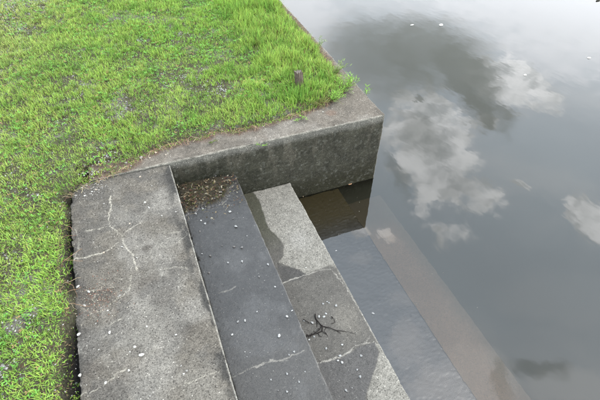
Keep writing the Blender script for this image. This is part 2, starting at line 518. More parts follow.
def paint_landing(p, n):
    x, y = p[:, 0], p[:, 1]
    big = fbm(p, 5, 4, 51); med = fbm(p, 22, 4, 52); fi = fbm(p, 110, 2, 53)
    c = np.tile([.100, .090, .075], (len(p), 1)) * (.8 + .4 * med[:, None]) * (.9 + .2 * fi[:, None])
    c = mixc(c, (.165, .155, .138), .6 * sst(big, .45, .72))
    c = mixc(c, (.070, .066, .060), .55 * sst(fbm(p, 9, 5, 54), .52, .66))
    # grimy bands: along the right edge, beside the joint, across the middle
    e = X0 - x
    c = mixc(c, (.032, .031, .029), .9 * sst(-e, -.065, -.015) * sst(fbm(p * [1, .45, 1], 13, 4, 55), .40, .52) * (e > 0))
    c = mixc(c, (.055, .050, .045), .6 * sst(-(x + .43), -.09, 0) * sst(med, .38, .6))
    for (px, py, r, k) in [(100, 296, .07, .6), (143, 284, .05, .55), (155, 279, .04, .5), (147, 248, .025, .6), (85, 290, .06, .5),
                           (125, 190, .05, .3), (190, 330, .04, .35), (90, 370, .05, .35), (160, 300, .05, .25)]:
        cx, cy = at(px, py, 0)[:2]
        d = np.hypot(x - cx, (y - cy) * 1.2) / r + (med - .5) * 1.4
        c = mixc(c, (.052, .045, .038), k * sst(-d, -1.1, -.3))
    for (px, py, r, k) in [(150, 330, .13, .5), (120, 215, .09, .3), (155, 200, .07, .4), (76, 352, .02, .9), (162, 275, .012, .8), (205, 385, .1, .35), (150, 380, .09, .4)]:
        cx, cy = at(px, py, 0)[:2]
        d = np.hypot(x - cx, (y - cy) * .8) / r + (med - .5) * 1.2
        c = mixc(c, (.19, .178, .155), k * sst(-d, -1.1, -.2))
    # rusty crumbs
    cx, cy = at(104, 300, 0)[:2]
    c = mixc(c, (.17, .09, .06), .22 * sst(-np.hypot(x - cx, y - cy), -.09, -.03) * sst(fbm(p, 85, 2, 59), .62, .72))
    rid = np.exp(-(np.abs(fbm(p, 6.5, 4, 57) - .5) / .0045) ** 2) * sst(fbm(p, 4, 2, 58), .48, .62)
    c = mixc(c, (.24, .225, .19), .45 * rid * (n[:, 2] > .5))
    rid = np.exp(-(np.abs(fbm(p, 11, 4, 64) - .5) / .005) ** 2) * sst(fbm(p, 5, 2, 65), .5, .62)
    c = mixc(c, (.04, .036, .03), .55 * rid * (n[:, 2] > .5))
    ck = cracks(p, n, land_cracks, 0)
    c = mixc(c, (.42, .39, .32), .62 * ck)
    c = mixc(c, (.26, .25, .22), .7 * sst(-np.abs(x - X0 + .001), -.006, -.001) * sst(med, .3, .5))
    # riser
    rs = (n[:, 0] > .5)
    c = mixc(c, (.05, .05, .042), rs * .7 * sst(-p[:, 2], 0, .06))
    # left margin crumbling
    dh = -.016 * sst(-(x + .43), -.018, .0) * sst(med, .35, .6) * .55 + .0006 * ck
    return c * .80, np.zeros(len(p)) + .12 * sst(big, .4, .6), dh


def paint_step1(p, n):
    x, y = p[:, 0], p[:, 1]
    big = fbm(p, 4, 4, 61); med = fbm(p, 22, 4, 62); fi = fbm(p, 110, 2, 63)
    c = np.tile([.030, .029, .028], (len(p), 1)) * (.8 + .4 * med[:, None]) * (.9 + .2 * fi[:, None])
    wet = .86 + .14 * sst(big, .35, .6)
    dry = sst(.95 - y + .25 * (big - .5), -.04, .25)
    c = mixc(c, (.046, .043, .039), dry * .6); wet = wet * (1 - .15 * dry)
    c = mixc(c, (.060, .059, .058), .4 * sst(fbm(p, 7, 4, 66), .52, .7))
    ck = cracks(p, n, [([(232, 377), (243, 372), (255, 367), (270, 361), (282, 360), (295, 354), (306, 350)], .7), ([(218, 293), (227, 291), (237, 286)], .5)], Z1)
    c = mixc(c, (.26, .24, .205), .6 * ck)
    c = mixc(c, (.11, .105, .095), .5 * sst(-np.abs(x - X1 + .001), -.005, -.001) * sst(med, .35, .6))
    # soil heaped against the wall
    dl = sdpoly(x, y, W([(174, 182), (240, 174), (236, 184), (228, 193), (222, 200), (212, 205), (200, 207), (188, 214), (181, 216)], Z1))
    so_ = sst(-(dl + .11 * (med - .5) + .03 * (fi - .5)), -.022, .022)
    so_ = so_ * (1 - sst(x, X1 - .08, X1 - .02))
    c = mixc(c, (.024, .020, .013), so_); wet = wet * (1 - .7 * so_)
    # darker strip along the foot of the landing
    c = mixc(c, (.028, .028, .026), .7 * sst(-(x - X0), -.03, -.004) * sst(med, .3, .6))
    dh = .022 * so_ * (n[:, 2] > .5) * (.4 + med) + .0005 * ck
    return c, wet, dh


def paint_step2(p, n):
    x, y = p[:, 0], p[:, 1]
    big = fbm(p, 5, 4, 71); med = fbm(p, 22, 4, 72); fi = fbm(p, 110, 2, 73)
    c = np.tile([.066, .061, .053], (len(p), 1)) * (.8 + .4 * med[:, None]) * (.9 + .2 * fi[:, None])
    wet = np.full(len(p), .50)
    j = .012 * (fbm(p, 40, 3, 74) - .5)
    dryp = W([(256, 180), (292, 172), (340, 268), (328, 266), (318, 270), (306, 274), (298, 270), (286, 267), (277, 265), (283, 256), (284, 246), (277, 236), (268, 228), (264, 214), (259, 200), (252, 192)], Z2)
    d1 = sst(-(sdpoly(x, y, dryp) + j), -.003, .004)
    dryq = W([(374, 342), (379, 352), (376, 366), (371, 380), (367, 392), (364, 420), (430, 430), (383, 345)], Z2)
    d2 = sst(-(sdpoly(x, y, dryq) + j), -.002, .004)
    cx, cy = at(345, 318, Z2)[:2]
    d3 = sst(-(np.hypot((x - cx), (y - cy) * .7) / .075 + (med - .5)), -1.2, -.3)
    c = mixc(c, (.115, .105, .088), .6 * d3)
    light = np.array([.158, .149, .130]) * (.8 + .4 * med[:, None]) * (.8 + .4 * fi[:, None])
    f = np.maximum(d1, d2)[:, None]
    c = c * (1 - f) + light * f; wet = wet * (1 - f[:, 0]) + .06 * f[:, 0]
    # darker soaked tongue just under the dry part and below the long crack
    dk = W([(276, 262), (298, 269), (307, 275), (300, 279), (283, 284)], Z2)
    d4 = sst(-(sdpoly(x, y, dk) + j), -.003, .004); c = mixc(c, (.038, .036, .034), .75 * d4)
    dk = W([(318, 363), (340, 358), (350, 353), (360, 346), (375, 342), (379, 352), (376, 366), (371, 380), (367, 392), (364, 420), (335, 430)], Z2)
    d5 = sst(-(sdpoly(x, y, dk) + j), -.003, .004) * (1 - d2); c = mixc(c, (.050, .048, .047), .7 * d5)
    # algae in the corner by the wall, left of the dry part
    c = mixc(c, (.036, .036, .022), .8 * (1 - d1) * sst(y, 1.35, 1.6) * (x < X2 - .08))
    c = mixc(c, (.26, .25, .23), .3 * d1 * sst(-np.hypot(x - at(300, 240, Z2)[0], (y - at(300, 240, Z2)[1]) * .8), -.09, -.01))
    ck = cracks(p, n, [[(280, 284), (290, 280), (300, 277), (310, 274), (320, 270), (331, 269)],
                       ([(331, 269), (344, 285), (354, 300), (364, 317), (374, 335), (386, 355), (398, 375), (405, 392)], .8),
                       [(316, 363), (330, 360), (340, 357), (350, 352), (355, 346), (362, 344), (375, 342)],
                       ([(282, 228), (292, 233), (305, 226)], .5), ([(370, 335), (366, 343)], .5)], Z2)
    c = mixc(c, (.33, .31, .27), .62 * ck)
    c = mixc(c, (.22, .21, .18), .35 * sst(-np.abs(x - X2 + .004), -.008, -.001) * sst(med, .3, .5))
    c = mixc(c, (.10, .095, .085), .5 * sst(-(x - X1), -.05, -.01) * sst(-y, -1.3, -.7) * (1 - f[:, 0]))
    c = mixc(c, (.03, .032, .02), (n[:, 0] > .5) * .8 * sst(-p[:, 2], .36, .44))
    return c * np.where(f > .5, .88, .86), wet, .0006 * ck


def paint_step3(p, n):
    x, y = p[:, 0], p[:, 1]
    big = fbm(p, 4, 4, 81); med = fbm(p, 22, 4, 82)
    c = np.tile([.020, .019, .017], (len(p), 1)) * (.6 + .8 * med[:, None])
    c = mixc(c, (.030, .028, .026), sst(-y, -1.5, -.9) * .7)
    c = mixc(c, (.005, .005, .004), .9 * sst(-np.abs(x - X3 + .004), -.007, -.002) * sst(-y, -1.66, -1.6))  # shadow line at the outer edge, painted into the arris colour
    c = mixc(c, (.034, .026, .009), .8 * sst(y, 1.45, 1.7))  # brown look of the shaded water by the wall, painted onto the step
    dh = -.005 * sst(-(x - X2), -.05, 0) + .0014 * (fbm(p, 70, 3, 83) - .5) + .003 * (big - .5)
    return c, np.full(len(p), .95), dh * (n[:, 2] > .5)


def paint_step4(p, n):
    x, y = p[:, 0], p[:, 1]
    med = fbm(p, 12, 4, 92)
    c = np.tile([.30, .18, .11], (len(p), 1)) * (.85 + .3 * med[:, None])
    c = mixc(c, (.05, .04, .02), .75 * sst(y, 1.5, 1.7))  # shaded water near the wall painted as darker silt
    c = mixc(c, (.14, .11, .07), .75 * sst(x + .10 * (med - .5), X4 - .10, X4))
    return c, np.full(len(p), .5), .006 * (med - .5)


steps = thing('concrete_steps', (.5, YW, -.7), 'weathered concrete steps running down into the still pond water', 'steps')
bpy.context.view_layer.update()


def child(o, t):
    o.parent = t
    o.matrix_parent_inverse = Matrix.Translation(-Vector(t.location))


yl = steps_lines([(YEND, -.6, .2), (-.6, .35, .02), (.35, YW, .0034)])
yl_c = steps_lines([(YEND, -.6, .2), (-.6, .35, .03), (.35, YW, .012)])
zl = lambda lo, hi: steps_lines([(lo, hi - .05, .04), (hi - .05, hi, .008)])


def xl(lo, hi, s):
    return np.concatenate([[lo, lo + .002], steps_lines([(lo + .004, hi - .012, s), (hi - .012, hi, .003)])])


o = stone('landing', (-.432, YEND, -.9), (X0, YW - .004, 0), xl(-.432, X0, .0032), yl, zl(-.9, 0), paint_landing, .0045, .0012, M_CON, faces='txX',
          label='broad grey landing slab crossed by pale mineral cracks')
child(o, steps)
for nm, lo_x, hi_x, zt, pf, s, lab in [('step', X0 + .003, X1, Z1, paint_step1, .0038, 'dark wet step just below the landing'),
                                       ('step', X1 + .003, X2, Z2, paint_step2, .0038, 'step with pale dry patches, last one clear of the water'),
                                       ('step', X2 + .003, X3, Z3, paint_step3, .007, 'step lying level with the water under a thin film'),
                                       ('step', X3 + .003, X4, Z4, paint_step4, .012, 'brown silted step fully under water')]:
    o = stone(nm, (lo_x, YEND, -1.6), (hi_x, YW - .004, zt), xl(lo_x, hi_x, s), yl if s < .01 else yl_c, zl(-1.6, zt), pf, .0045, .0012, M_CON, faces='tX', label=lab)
    child(o, steps)


def paint_wall(p, n):
    x, y, zz = p[:, 0], p[:, 1], p[:, 2]
    big = fbm(p, 4, 4, 101); med = fbm(p, 20, 4, 102); fi = fbm(p, 110, 2, 103)
    top = n[:, 2] > .5
    c = np.tile([.118, .103, .085], (len(p), 1)) * (.8 + .4 * med[:, None]) * (.9 + .2 * fi[:, None])
    c = mixc(c, (.165, .150, .13), .55 * sst(fbm(p, 8, 4, 104), .48, .66))
    c = mixc(c, (.07, .062, .052), .6 * sst(fbm(p, 11, 4, 105), .54, .68))
    # vertical faces: black-green algae with pale rubbed specks, rain streaks
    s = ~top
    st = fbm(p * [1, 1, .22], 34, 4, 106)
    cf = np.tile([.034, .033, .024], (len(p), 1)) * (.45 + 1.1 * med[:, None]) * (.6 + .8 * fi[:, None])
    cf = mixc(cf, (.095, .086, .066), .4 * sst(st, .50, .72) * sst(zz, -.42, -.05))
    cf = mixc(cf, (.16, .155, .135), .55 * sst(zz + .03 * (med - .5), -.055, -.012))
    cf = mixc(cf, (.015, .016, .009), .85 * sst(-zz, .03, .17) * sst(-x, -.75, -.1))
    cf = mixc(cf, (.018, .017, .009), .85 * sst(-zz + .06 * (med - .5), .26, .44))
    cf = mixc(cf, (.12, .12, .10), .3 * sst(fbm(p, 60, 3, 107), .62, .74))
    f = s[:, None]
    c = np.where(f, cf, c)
    # rubbed pale arris
    ed = np.maximum(sst(-np.hypot(y - YW, zz - WT), -.010, -.002), sst(-np.hypot(x - XB, zz - WT), -.010, -.002))
    ed = np.maximum(ed, .9 * sst(-np.hypot(x - XB, y - YW), -.009, -.002))
    c = mixc(c, (.24, .225, .19), .6 * ed * sst(fbm(p, 30, 3, 108), .3, .5))
    # rusty moss band near the turf
    sdv = turf_sd(x, y)
    c = mixc(c, (.085, .055, .040), .75 * top * sst(-(sdv + .04 * (med - .5)), -.045, -.005))
    c = mixc(c, (.16, .08, .05), .25 * top * sst(-np.hypot(x - at(331, 114, 0)[0], y - at(331, 114, 0)[1]) - .03 * (med - .5), -.045, -.015))
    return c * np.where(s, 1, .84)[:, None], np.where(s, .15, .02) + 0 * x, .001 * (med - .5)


wall = thing('retaining_wall', (XB - .1, YW + .1, -1.0), 'thick grey concrete bank wall with blackened face turning a square corner at the water', 'wall')
bpy.context.view_layer.update()
zw = steps_lines([(-1.6, -.55, .05), (-.55, WT, .0055)])
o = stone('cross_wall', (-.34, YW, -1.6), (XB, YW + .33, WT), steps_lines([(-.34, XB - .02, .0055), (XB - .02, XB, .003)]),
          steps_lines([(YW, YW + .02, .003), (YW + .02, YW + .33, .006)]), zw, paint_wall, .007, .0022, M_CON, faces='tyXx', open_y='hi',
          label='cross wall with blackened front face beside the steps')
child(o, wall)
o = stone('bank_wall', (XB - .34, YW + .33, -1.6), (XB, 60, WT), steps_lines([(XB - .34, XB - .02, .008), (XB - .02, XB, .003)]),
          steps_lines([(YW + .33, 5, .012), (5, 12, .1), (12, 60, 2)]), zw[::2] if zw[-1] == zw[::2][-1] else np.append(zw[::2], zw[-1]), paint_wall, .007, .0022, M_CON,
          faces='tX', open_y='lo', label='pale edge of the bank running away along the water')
child(o, wall)


# ------------------------------------------------------------------ grass
def blades(P, L, Wd, az, lean, curl, col, tipcol=None, nseg=3):
    """P base points (n,3). returns verts, quads, tris, colours"""
    n = len(P)
    dirh = np.stack([np.cos(az), np.sin(az), 0 * az], 1)
    side = np.stack([-np.sin(az), np.cos(az), 0 * az], 1)
    tw = RNG.uniform(-.9, .9, n)[:, None]
    pts = []; cur = P.copy(); ang = lean.copy()
    vs = []; cs = []
    prof = [1.0, .95, .7, 0.0] if nseg == 3 else [1.0, .8, 0.0]
    for k in range(nseg + 1):
        sd_ = side * np.cos(tw * k / nseg) + dirh * np.sin(tw * k / nseg)
        hw = (Wd * prof[k] * .5)[:, None]
        cc = col if tipcol is None else col * (1 - k / nseg) + tipcol * (k / nseg)
        if k < nseg:
            vs += [cur - sd_ * hw, cur + sd_ * hw]; cs += [cc, cc]
        else:
            vs += [cur]; cs += [cc]
        st = (L / nseg)[:, None]
        cur = cur + st * (dirh * np.sin(ang)[:, None] + np.array([0, 0, 1]) * np.cos(ang)[:, None])
        cur[:, 2] = np.maximum(cur[:, 2], P[:, 2] + .001)
        ang = ang + curl
    m = 2 * nseg + 1
    Vv = np.stack(vs, 1).reshape(-1, 3); Cc = np.stack(cs, 1).reshape(-1, 3)
    b = np.arange(n)[:, None] * m
    qd = np.concatenate([b + np.array([[2 * k, 2 * k + 1, 2 * k + 3, 2 * k + 2]]) for k in range(nseg - 1)], 0)
    tr = b + np.array([[2 * nseg - 2, 2 * nseg - 1, 2 * nseg]])
    return Vv, qd, tr, Cc


# surface height lookup
def gh(x, y):
    p = np.stack([x, y, 0 * x], 1)
    nl = fbm(p, 3.0, 4, 21); nh = fbm(p, 26, 4, 22)
    s = turf_sd(x, y); sn = s + .03 * (nh - .5) + .012
    ld = .004 + .028 * (nl - .5) + .016 * (nh - .5) + .012 * sst(-s, 0, .25) + .020 * sst(-s, .0, .04)
    zz = -.045 + (ld + .045) * sst(-sn, -.012, .018)
    onwall = (y > YW) & (x > -.34) & (s > -.03)
    return np.where(onwall, np.maximum(zz, WT), zz)


bare = [(at(px, py, 0)[0], at(px, py, 0)[1], r, k) for px, py, r, k in [
    (10, 10, .35, .8), (22, 32, .2, .6), (45, 5, .25, .5), (120, 112, .12, .95), (128, 118, .1, .8), (180, 38, .14, .5), (186, 82, .12, .9), (172, 92, .08, .6),
    (222, 95, .10, .95), (205, 90, .08, .8), (72, 104, .09, .7), (85, 90, .1, .6), (240, 40, .07, .5), (15, 180, .07, .6), (12, 262, .06, .7),
    (5, 378, .05, .9), (15, 368, .04, .6), (3, 60, .15, .5), (60, 128, .08, .7), (108, 160, .07, .9), (95, 175, .07, .9), (268, 90, .06, .7), (262, 100, .06, .7), (262, 55, .05, .5),
    (35, 320, .05, .6), (20, 335, .05, .7), (285, 22, .1, .3), (140, 45, .1, .4), (40, 200, .06, .4), (125, 25, .1, .4), (100, 60, .08, .4)]]


def scatter(x0, x1, y0, y1, n):
    x = RNG.uniform(x0, x1, n); y = RNG.uniform(y0, y1, n)
    return x, y


def lawn(n_try, box, seed, near=True):
    x, y = scatter(*box, n_try)
    p = np.stack([x, y, 0 * x], 1)
    s = turf_sd(x, y)
    cl = fbm(p, 34, 3, 201 + seed)             # tufts
    pa = fbm(p, 5, 4, 204)                      # patches
    fr = fbm(p, 30, 3, 207)
    bm = np.zeros(len(x))
    for cx, cy, r, k in bare:
        d = np.hypot(x - cx, (y - cy)) / r + (cl - .5) * 3.4 + (fr - .5) * 2.5
        bm = np.maximum(bm, .85 * k * sst(-d, -1.2, -.5))
    dens = (.34 + .66 * sst(cl, .32, .56)) * (.72 + .28 * sst(pa, .34, .55)) * (1 - .93 * bm)
    dens = np.clip(dens + .35 * sst(-y, -1.9, -1.5) * (1 - bm), 0, 1)
    dens *= sst(-(s + .06 * (fr - .5)), -.018, .008)
    keep = RNG.random(len(x)) < dens
    return x[keep], y[keep], pa[keep], cl[keep], s[keep], bm[keep]


def grow(x, y, pa, cl, s, bm, name, scale=1.0, nseg=3):
    n = len(x)
    p = np.stack([x, y, 0 * x], 1)
    # tall strong grass towards the bank corner, short creeping turf on the left, broad blades in the near corner
    tall = sst(x - .25 * (y - 2.2), .35, 1.0) * sst(y, 1.6, 2.2) * sst(fbm(p, 6, 3, 211), .30, .55)
    tall = np.maximum(tall, sst(x, .70, .90) * sst(y, 1.92, 2.1) * 1.35)
    nearc = sst(-y, -1.9, -1.4) * sst(-x, .3, .5)
    L = RNG.uniform(.012, .031, n) * (1 + 1.1 * tall + .15 * nearc) * (.65 + .7 * cl) * (.8 + .5 * sst(pa, .4, .6)) * scale
    L *= .55 + .45 * sst(-s, .0, .08)
    Wd = RNG.uniform(.0018, .0034, n) * (1 + .2 * tall + .35 * nearc) * (1 + .12 * np.maximum(y - 2, 0)) * scale
    # heads of each tuft splay outwards: orientation follows the gradient of the tuft noise plus chance
    az = RNG.uniform(0, 2 * np.pi, n)
    lean = np.abs(RNG.normal(0, .55, n)) + .15 + .25 * nearc - .10 * tall
    curl = RNG.normal(.28, .22, n)
    fld = fbm(p, 2.2, 3, 215)[:, None]; fl2 = fbm(p, 9, 3, 217)[:, None]
    lush = np.array([.180, .350, .055]); yel = np.array([.290, .395, .095]); deep = np.array([.105, .235, .040])
    c = lush * (1 - fld) + yel * fld
    c = c + (deep - c) * np.clip((.55 - fl2) * 2.4, 0, .75)
    yf = np.clip(sst(-x, .1, 1.2) * sst(y, 2.6, 3.6), 0, 1)[:, None]
    c = c + (np.array([.34, .38, .15]) - c) * .6 * yf
    c = c * RNG.uniform(.5, 1.4, (n, 1)) * (1 + RNG.normal(0, .07, (n, 3)))
    dead = (RNG.random(n) < .10 + .12 * bm + .16 * sst(s, -.10, -.01) + .06 * yf[:, 0])
    c[dead] = np.array([.26, .20, .115]) * RNG.uniform(.45, 1.1, (dead.sum(), 1))
    lean[dead] += .7
    red = (RNG.random(n) < .022); c[red] = np.array([.16, .075, .05]) * RNG.uniform(.5, 1.1, (red.sum(), 1))
    P = np.stack([x, y, gh(x, y) - .002], 1)
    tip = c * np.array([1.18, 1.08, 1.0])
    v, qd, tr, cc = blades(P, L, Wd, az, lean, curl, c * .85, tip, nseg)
    me = mesh_from(name, v, qd, np.clip(cc, 0.004, .6), None, M_GRASS, True, tr)
    return me


A = lawn(720000, (-1.75, 1.25, .25, 5.6), 0)
o = link('grass', grow(*A, 'grass', 1.0, 2), kind='stuff', label='short bright green turf covering the bank, thin in patches', category='grass')
Bx = lawn(150000, (-6.5, 1.25, -3.5, 13), 1)
far_ = ~((Bx[0] > -1.75) & (Bx[1] > .25) & (Bx[1] < 5.6))
o = link('grass', grow(*[k[far_] for k in Bx], 'grass_outer', 1.5, 2), kind='stuff', label='more green turf around the edges of the bank', category='grass')

# little round-leaved weeds and straw mixed into the turf
def turf_weeds():
    n = 15000
    x, y = scatter(-1.75, 1.2, .3, 5.4, n); p = np.stack([x, y, 0 * x], 1)
    k = (turf_sd(x, y) < -.02) & (fbm(p, 7, 3, 231) > .50); x, y = x[k], y[k]; n = len(x)
    vs, ts, cs = [], [], []
    z = gh(x, y) + RNG.uniform(.008, .024, n)
    col = np.array([.12, .30, .05]) * RNG.uniform(.6, 1.35, (n, 1)); col[RNG.random(n) < .12] = (.26, .17, .08)
    for lf in range(3):
        a0 = RNG.uniform(0, .6, n) + lf * 2.09; r_ = RNG.uniform(.0035, .0065, n) * (1 + .12 * np.maximum(y - 2, 0))
        d = np.stack([np.cos(a0), np.sin(a0), RNG.uniform(-.1, .5, n)], 1); sdv = np.stack([-np.sin(a0), np.cos(a0), RNG.uniform(-.3, .3, n)], 1)
        c0_ = np.stack([x, y, z], 1)
        vs.append(np.stack([c0_, c0_ + d * r_[:, None] * 1.1 - sdv * r_[:, None] * .6, c0_ + d * r_[:, None] * 1.7, c0_ + d * r_[:, None] * 1.1 + sdv * r_[:, None] * .6], 1).reshape(-1, 3))
        cs.append(np.repeat(col, 4, 0))
    v = np.concatenate(vs); q_ = np.arange(len(v)).reshape(-1, 4)
    return mesh_from('clover', v, q_, np.concatenate(cs), None, M_GRASS, False)


link('clover', turf_weeds(), kind='stuff', label='small round-leaved weeds mixed into the turf', category='weeds')

# creeping runners and straw lying on the curb and across the joint
rv, rq, rc = [], [], []


def ribbon_tube(pts, r0, r1, colr, sides=4, V=None, Q=None, C=None):
    V = rv if V is None else V; Q = rq if Q is None else Q; C = rc if C is None else C
    pts = [Vector(q_) for q_ in pts]; n = len(pts); b0 = len(V)
    for i, p_ in enumerate(pts):
        d = (pts[min(i + 1, n - 1)] - pts[max(i - 1, 0)]).normalized()
        s_ = d.cross(Vector((0, 0, 1)));
        if s_.length < 1e-4: s_ = Vector((1, 0, 0))
        s_.normalize(); u_ = s_.cross(d)
        r_ = r0 + (r1 - r0) * i / (n - 1)
        for k in range(sides):
            an = 2 * math.pi * k / sides
            V.append(p_ + (s_ * math.cos(an) + u_ * math.sin(an)) * r_); C.append(colr)
    for i in range(n - 1):
        for k in range(sides):
            k2 = (k + 1) % sides
            Q.append((b0 + i * sides + k, b0 + i * sides + k2, b0 + (i + 1) * sides + k2, b0 + (i + 1) * sides + k))


def leaf_quad(p_, d, ln, wd, colr, up=.3, V=None, Q=None, C=None):
    """small folded pointed leaf: 6 verts, 4 faces"""
    V = rv if V is None else V; Q = rq if Q is None else Q; C = rc if C is None else C
    d = Vector(d).normalized(); s_ = d.cross(Vector((0, 0, 1)))
    if s_.length < 1e-3: s_ = Vector((1, 0, 0))
    s_.normalize(); u_ = s_.cross(d); b0 = len(V); p_ = Vector(p_)
    for t_, w_, h_ in [(0, .25, 0), (.45, 1, .06), (1, .08, up * .4)]:
        c_ = p_ + d * ln * t_ + u_ * ln * h_
        V.append(c_ - s_ * wd * w_ * .5 + u_ * wd * .15 * w_); V.append(c_ + u_ * (-.05 * wd)); V.append(c_ + s_ * wd * w_ * .5 + u_ * wd * .15 * w_)
        C.extend([colr] * 3)
    for i in range(2):
        for k in range(2):
            a_ = b0 + i * 3 + k
            Q.append((a_, a_ + 1, a_ + 4, a_ + 3))


def wander(px0, py0, px1, py1, z0, n=7, amp=.012, lift=.006):
    a_ = at(px0, py0, z0); b_ = at(px1, py1, z0); o_ = []
    L_ = math.hypot(*(b_ - a_)[:2]) + 1e-6
    nx, ny = -(b_ - a_)[1] / L_, (b_ - a_)[0] / L_
    w_ = 0
    for i in range(n):
        t_ = i / (n - 1); w_ += random.uniform(-1, 1) * amp * .6
        q_ = a_ + (b_ - a_) * t_
        o_.append((q_[0] + nx * w_, q_[1] + ny * w_, z0 + lift * math.sin(math.pi * t_) + .0025 + random.uniform(0, .002)))
    return o_


straw = [(.30, .23, .14), (.24, .15, .09), (.19, .10, .07), (.33, .28, .18), (.16, .17, .06)]
for _ in range(230):                                       # over the edge of the cross wall top
    i = random.randrange(9, len(edge_px) - 2); t_ = random.random()
    ex = edge_px[i][0] * (1 - t_) + edge_px[i + 1][0] * t_; ey = edge_px[i][1] * (1 - t_) + edge_px[i + 1][1] * t_
    an = random.uniform(0, 2 * math.pi); l_ = random.uniform(4, 13)
    ribbon_tube(wander(ex - l_ * .5 * math.cos(an), ey + random.uniform(-3, 2) - l_ * .3 * math.sin(an), ex + l_ * .5 * math.cos(an), ey + l_ * .3 * math.sin(an), WT + .006, 6, .010, .008), .0012, .0006, random.choice(straw), 3)
for (a0, b0, a1, b1) in [(58, 262, 84, 257), (57, 268, 82, 248), (60, 283, 80, 276), (60, 300, 82, 290), (62, 305, 90, 306), (58, 240, 76, 236), (66, 282, 78, 296), (62, 296, 78, 308), (58, 226, 74, 231)]:
    for _ in range(1):
        ribbon_tube(wander(a0, b0 + random.uniform(-2, 2), a1, b1 + random.uniform(-2, 2), .003, 8, .010, .008), .0012, .0006, random.choice(straw[:4]), 3)
runners = link('grass_runners', mesh_from('runners', rv, rq, rc, None, M_LITTER), kind='stuff', label='thin pale runners and straw creeping out over the concrete edge', category='runners')


# ------------------------------------------------------------------ stones
def pebble_mesh(name, seed, col_, r=.5):
    import bmesh
    bm = bmesh.new(); bmesh.ops.create_icosphere(bm, subdivisions=2, radius=r)
    rn = random.Random(seed); off = np.array([rn.uniform(0, 50) for _ in range(3)])
    sx, sy, sz = rn.uniform(.9, 1.25), rn.uniform(.7, 1.0), rn.uniform(.5, .75)
    cuts = [(Vector((rn.gauss(0, 1), rn.gauss(0, 1), rn.gauss(0, 1))).normalized(), rn.uniform(.45, .8) * r) for _ in range(9)]
    for v in bm.verts:
        for nrm, dd in cuts:
            e_ = v.co.dot(nrm) - dd
            if e_ > 0: v.co -= nrm * e_ * .9
        v.co.x *= sx; v.co.y *= sy; v.co.z *= sz
    vs = np.array([v.co[:] for v in bm.verts]); ts = [[v.index for v in f.verts] for f in bm.faces]
    bm.free()
    vs[:, 2] -= vs[:, 2].min() * .85
    c_ = np.array(col_) * (.8 + .4 * fbm(vs + off, 5, 2, seed))[:, None]
    return mesh_from(name, vs, None, c_, None, M_STONE, False, ts)


PAL = [(.33, .32, .29), (.40, .39, .36), (.26, .25, .23), (.20, .19, .175), (.34, .29, .23)]
peb = [pebble_mesh('pebble', 300 + i, PAL[i % 5]) for i in range(10)]
peb_w = [pebble_mesh('pebble', 400 + i, [(.23, .23, .225), (.10, .095, .09), (.31, .31, .30), (.14, .135, .13)][i % 4]) for i in range(8)]

# (photo x, photo y, size in photo pixels)
S_land_a = [(78, 287, 4), (89, 292, 4.5), (120, 296, 4.5), (85, 306, 4), (84, 305, 3), (108, 311, 3), (96, 324, 2.5), (79, 335, 5)]
S_land_b = [(104, 253, 3.5), (122, 247, 3.5), (130, 224, 3), (137, 258, 2), (98, 262, 2)]
S_land_c = [(110, 333, 4.5), (135, 347, 4), (130, 352, 3), (129, 371, 4), (106, 383, 4), (80, 376, 5), (99, 350, 2.5), (147, 327, 3.5)]
S_land_d = [(187, 371, 3), (184, 374, 3), (181, 366, 2.5), (176, 335, 3), (150, 396, 2.5)]
S_land_e = [(87, 186, 4), (82, 188, 3), (100, 181, 3.5), (76, 196, 3), (85, 196, 3), (104, 204, 3), (96, 190, 3), (92, 192, 2.5), (90, 182, 2.5)]
S_land_f = [(140, 177, 3), (145, 203, 4), (149, 208, 3), (162, 216, 3), (152, 186, 2), (176, 212, 2)]
S_wall = [(156, 153, 4.5), (141, 158, 4.5), (144, 152, 4), (126, 163, 3.5), (166, 155, 2.5), (131, 166, 3), (138, 154, 4), (150, 158, 2.5), (323, 112, 2)]
S_1a = [(201, 221, 3.5), (205, 224, 4), (236, 227, 4.5), (200, 232, 3.5), (203, 209, 3), (196, 214, 3), (195, 214, 3), (215, 201, 3.5), (221, 195, 4), (230, 212, 4), (233, 219, 2), (216, 178.5, 2.5)]
S_1b = [(242, 248, 4.5), (234, 247, 3.5), (210, 256, 4), (202, 254, 2.5), (242, 262, 4), (228, 263, 3.5), (209, 273, 3.5), (259, 277, 3.5), (268, 265, 4), (275, 287, 3), (247, 236, 2), (222, 246, 2)]
S_1c = [(238, 322, 3.5), (245, 321, 4), (287, 317, 4.5), (279, 336, 5.5), (232, 335, 4), (292, 311, 3), (257, 312, 2.5), (245, 352, 2), (250, 353, 2), (247, 357, 1.8)]
S_1d = [(287, 374, 3.5), (299, 382, 3), (287, 392, 4), (278, 391, 3), (271, 380, 2.5), (294, 352, 3.5), (305, 372, 2.5), (289, 355, 2.5)]
S_2a = [(323, 304, 3.5), (327, 302, 3), (336, 306, 4.5), (304, 321, 3.5), (312, 323, 4.5), (319, 317, 4), (324, 317, 4), (326, 314, 3.5), (314, 337, 3.5), (309, 340, 3), (329, 303, 2.5)]
S_2b = [(326, 349, 3.5), (342, 345, 3.5), (361, 356, 4), (340, 356, 4), (338, 361, 3.5), (342, 363, 4.5), (357, 370, 3.5), (360, 377, 4.5), (346, 391, 4), (320, 377, 3), (352, 388, 2)]
S_2c = [(300, 206, 2.5), (283, 215, 2), (306, 268, 2.5)]
S_3 = [(373, 314, 4), (336, 251, 3.5)]
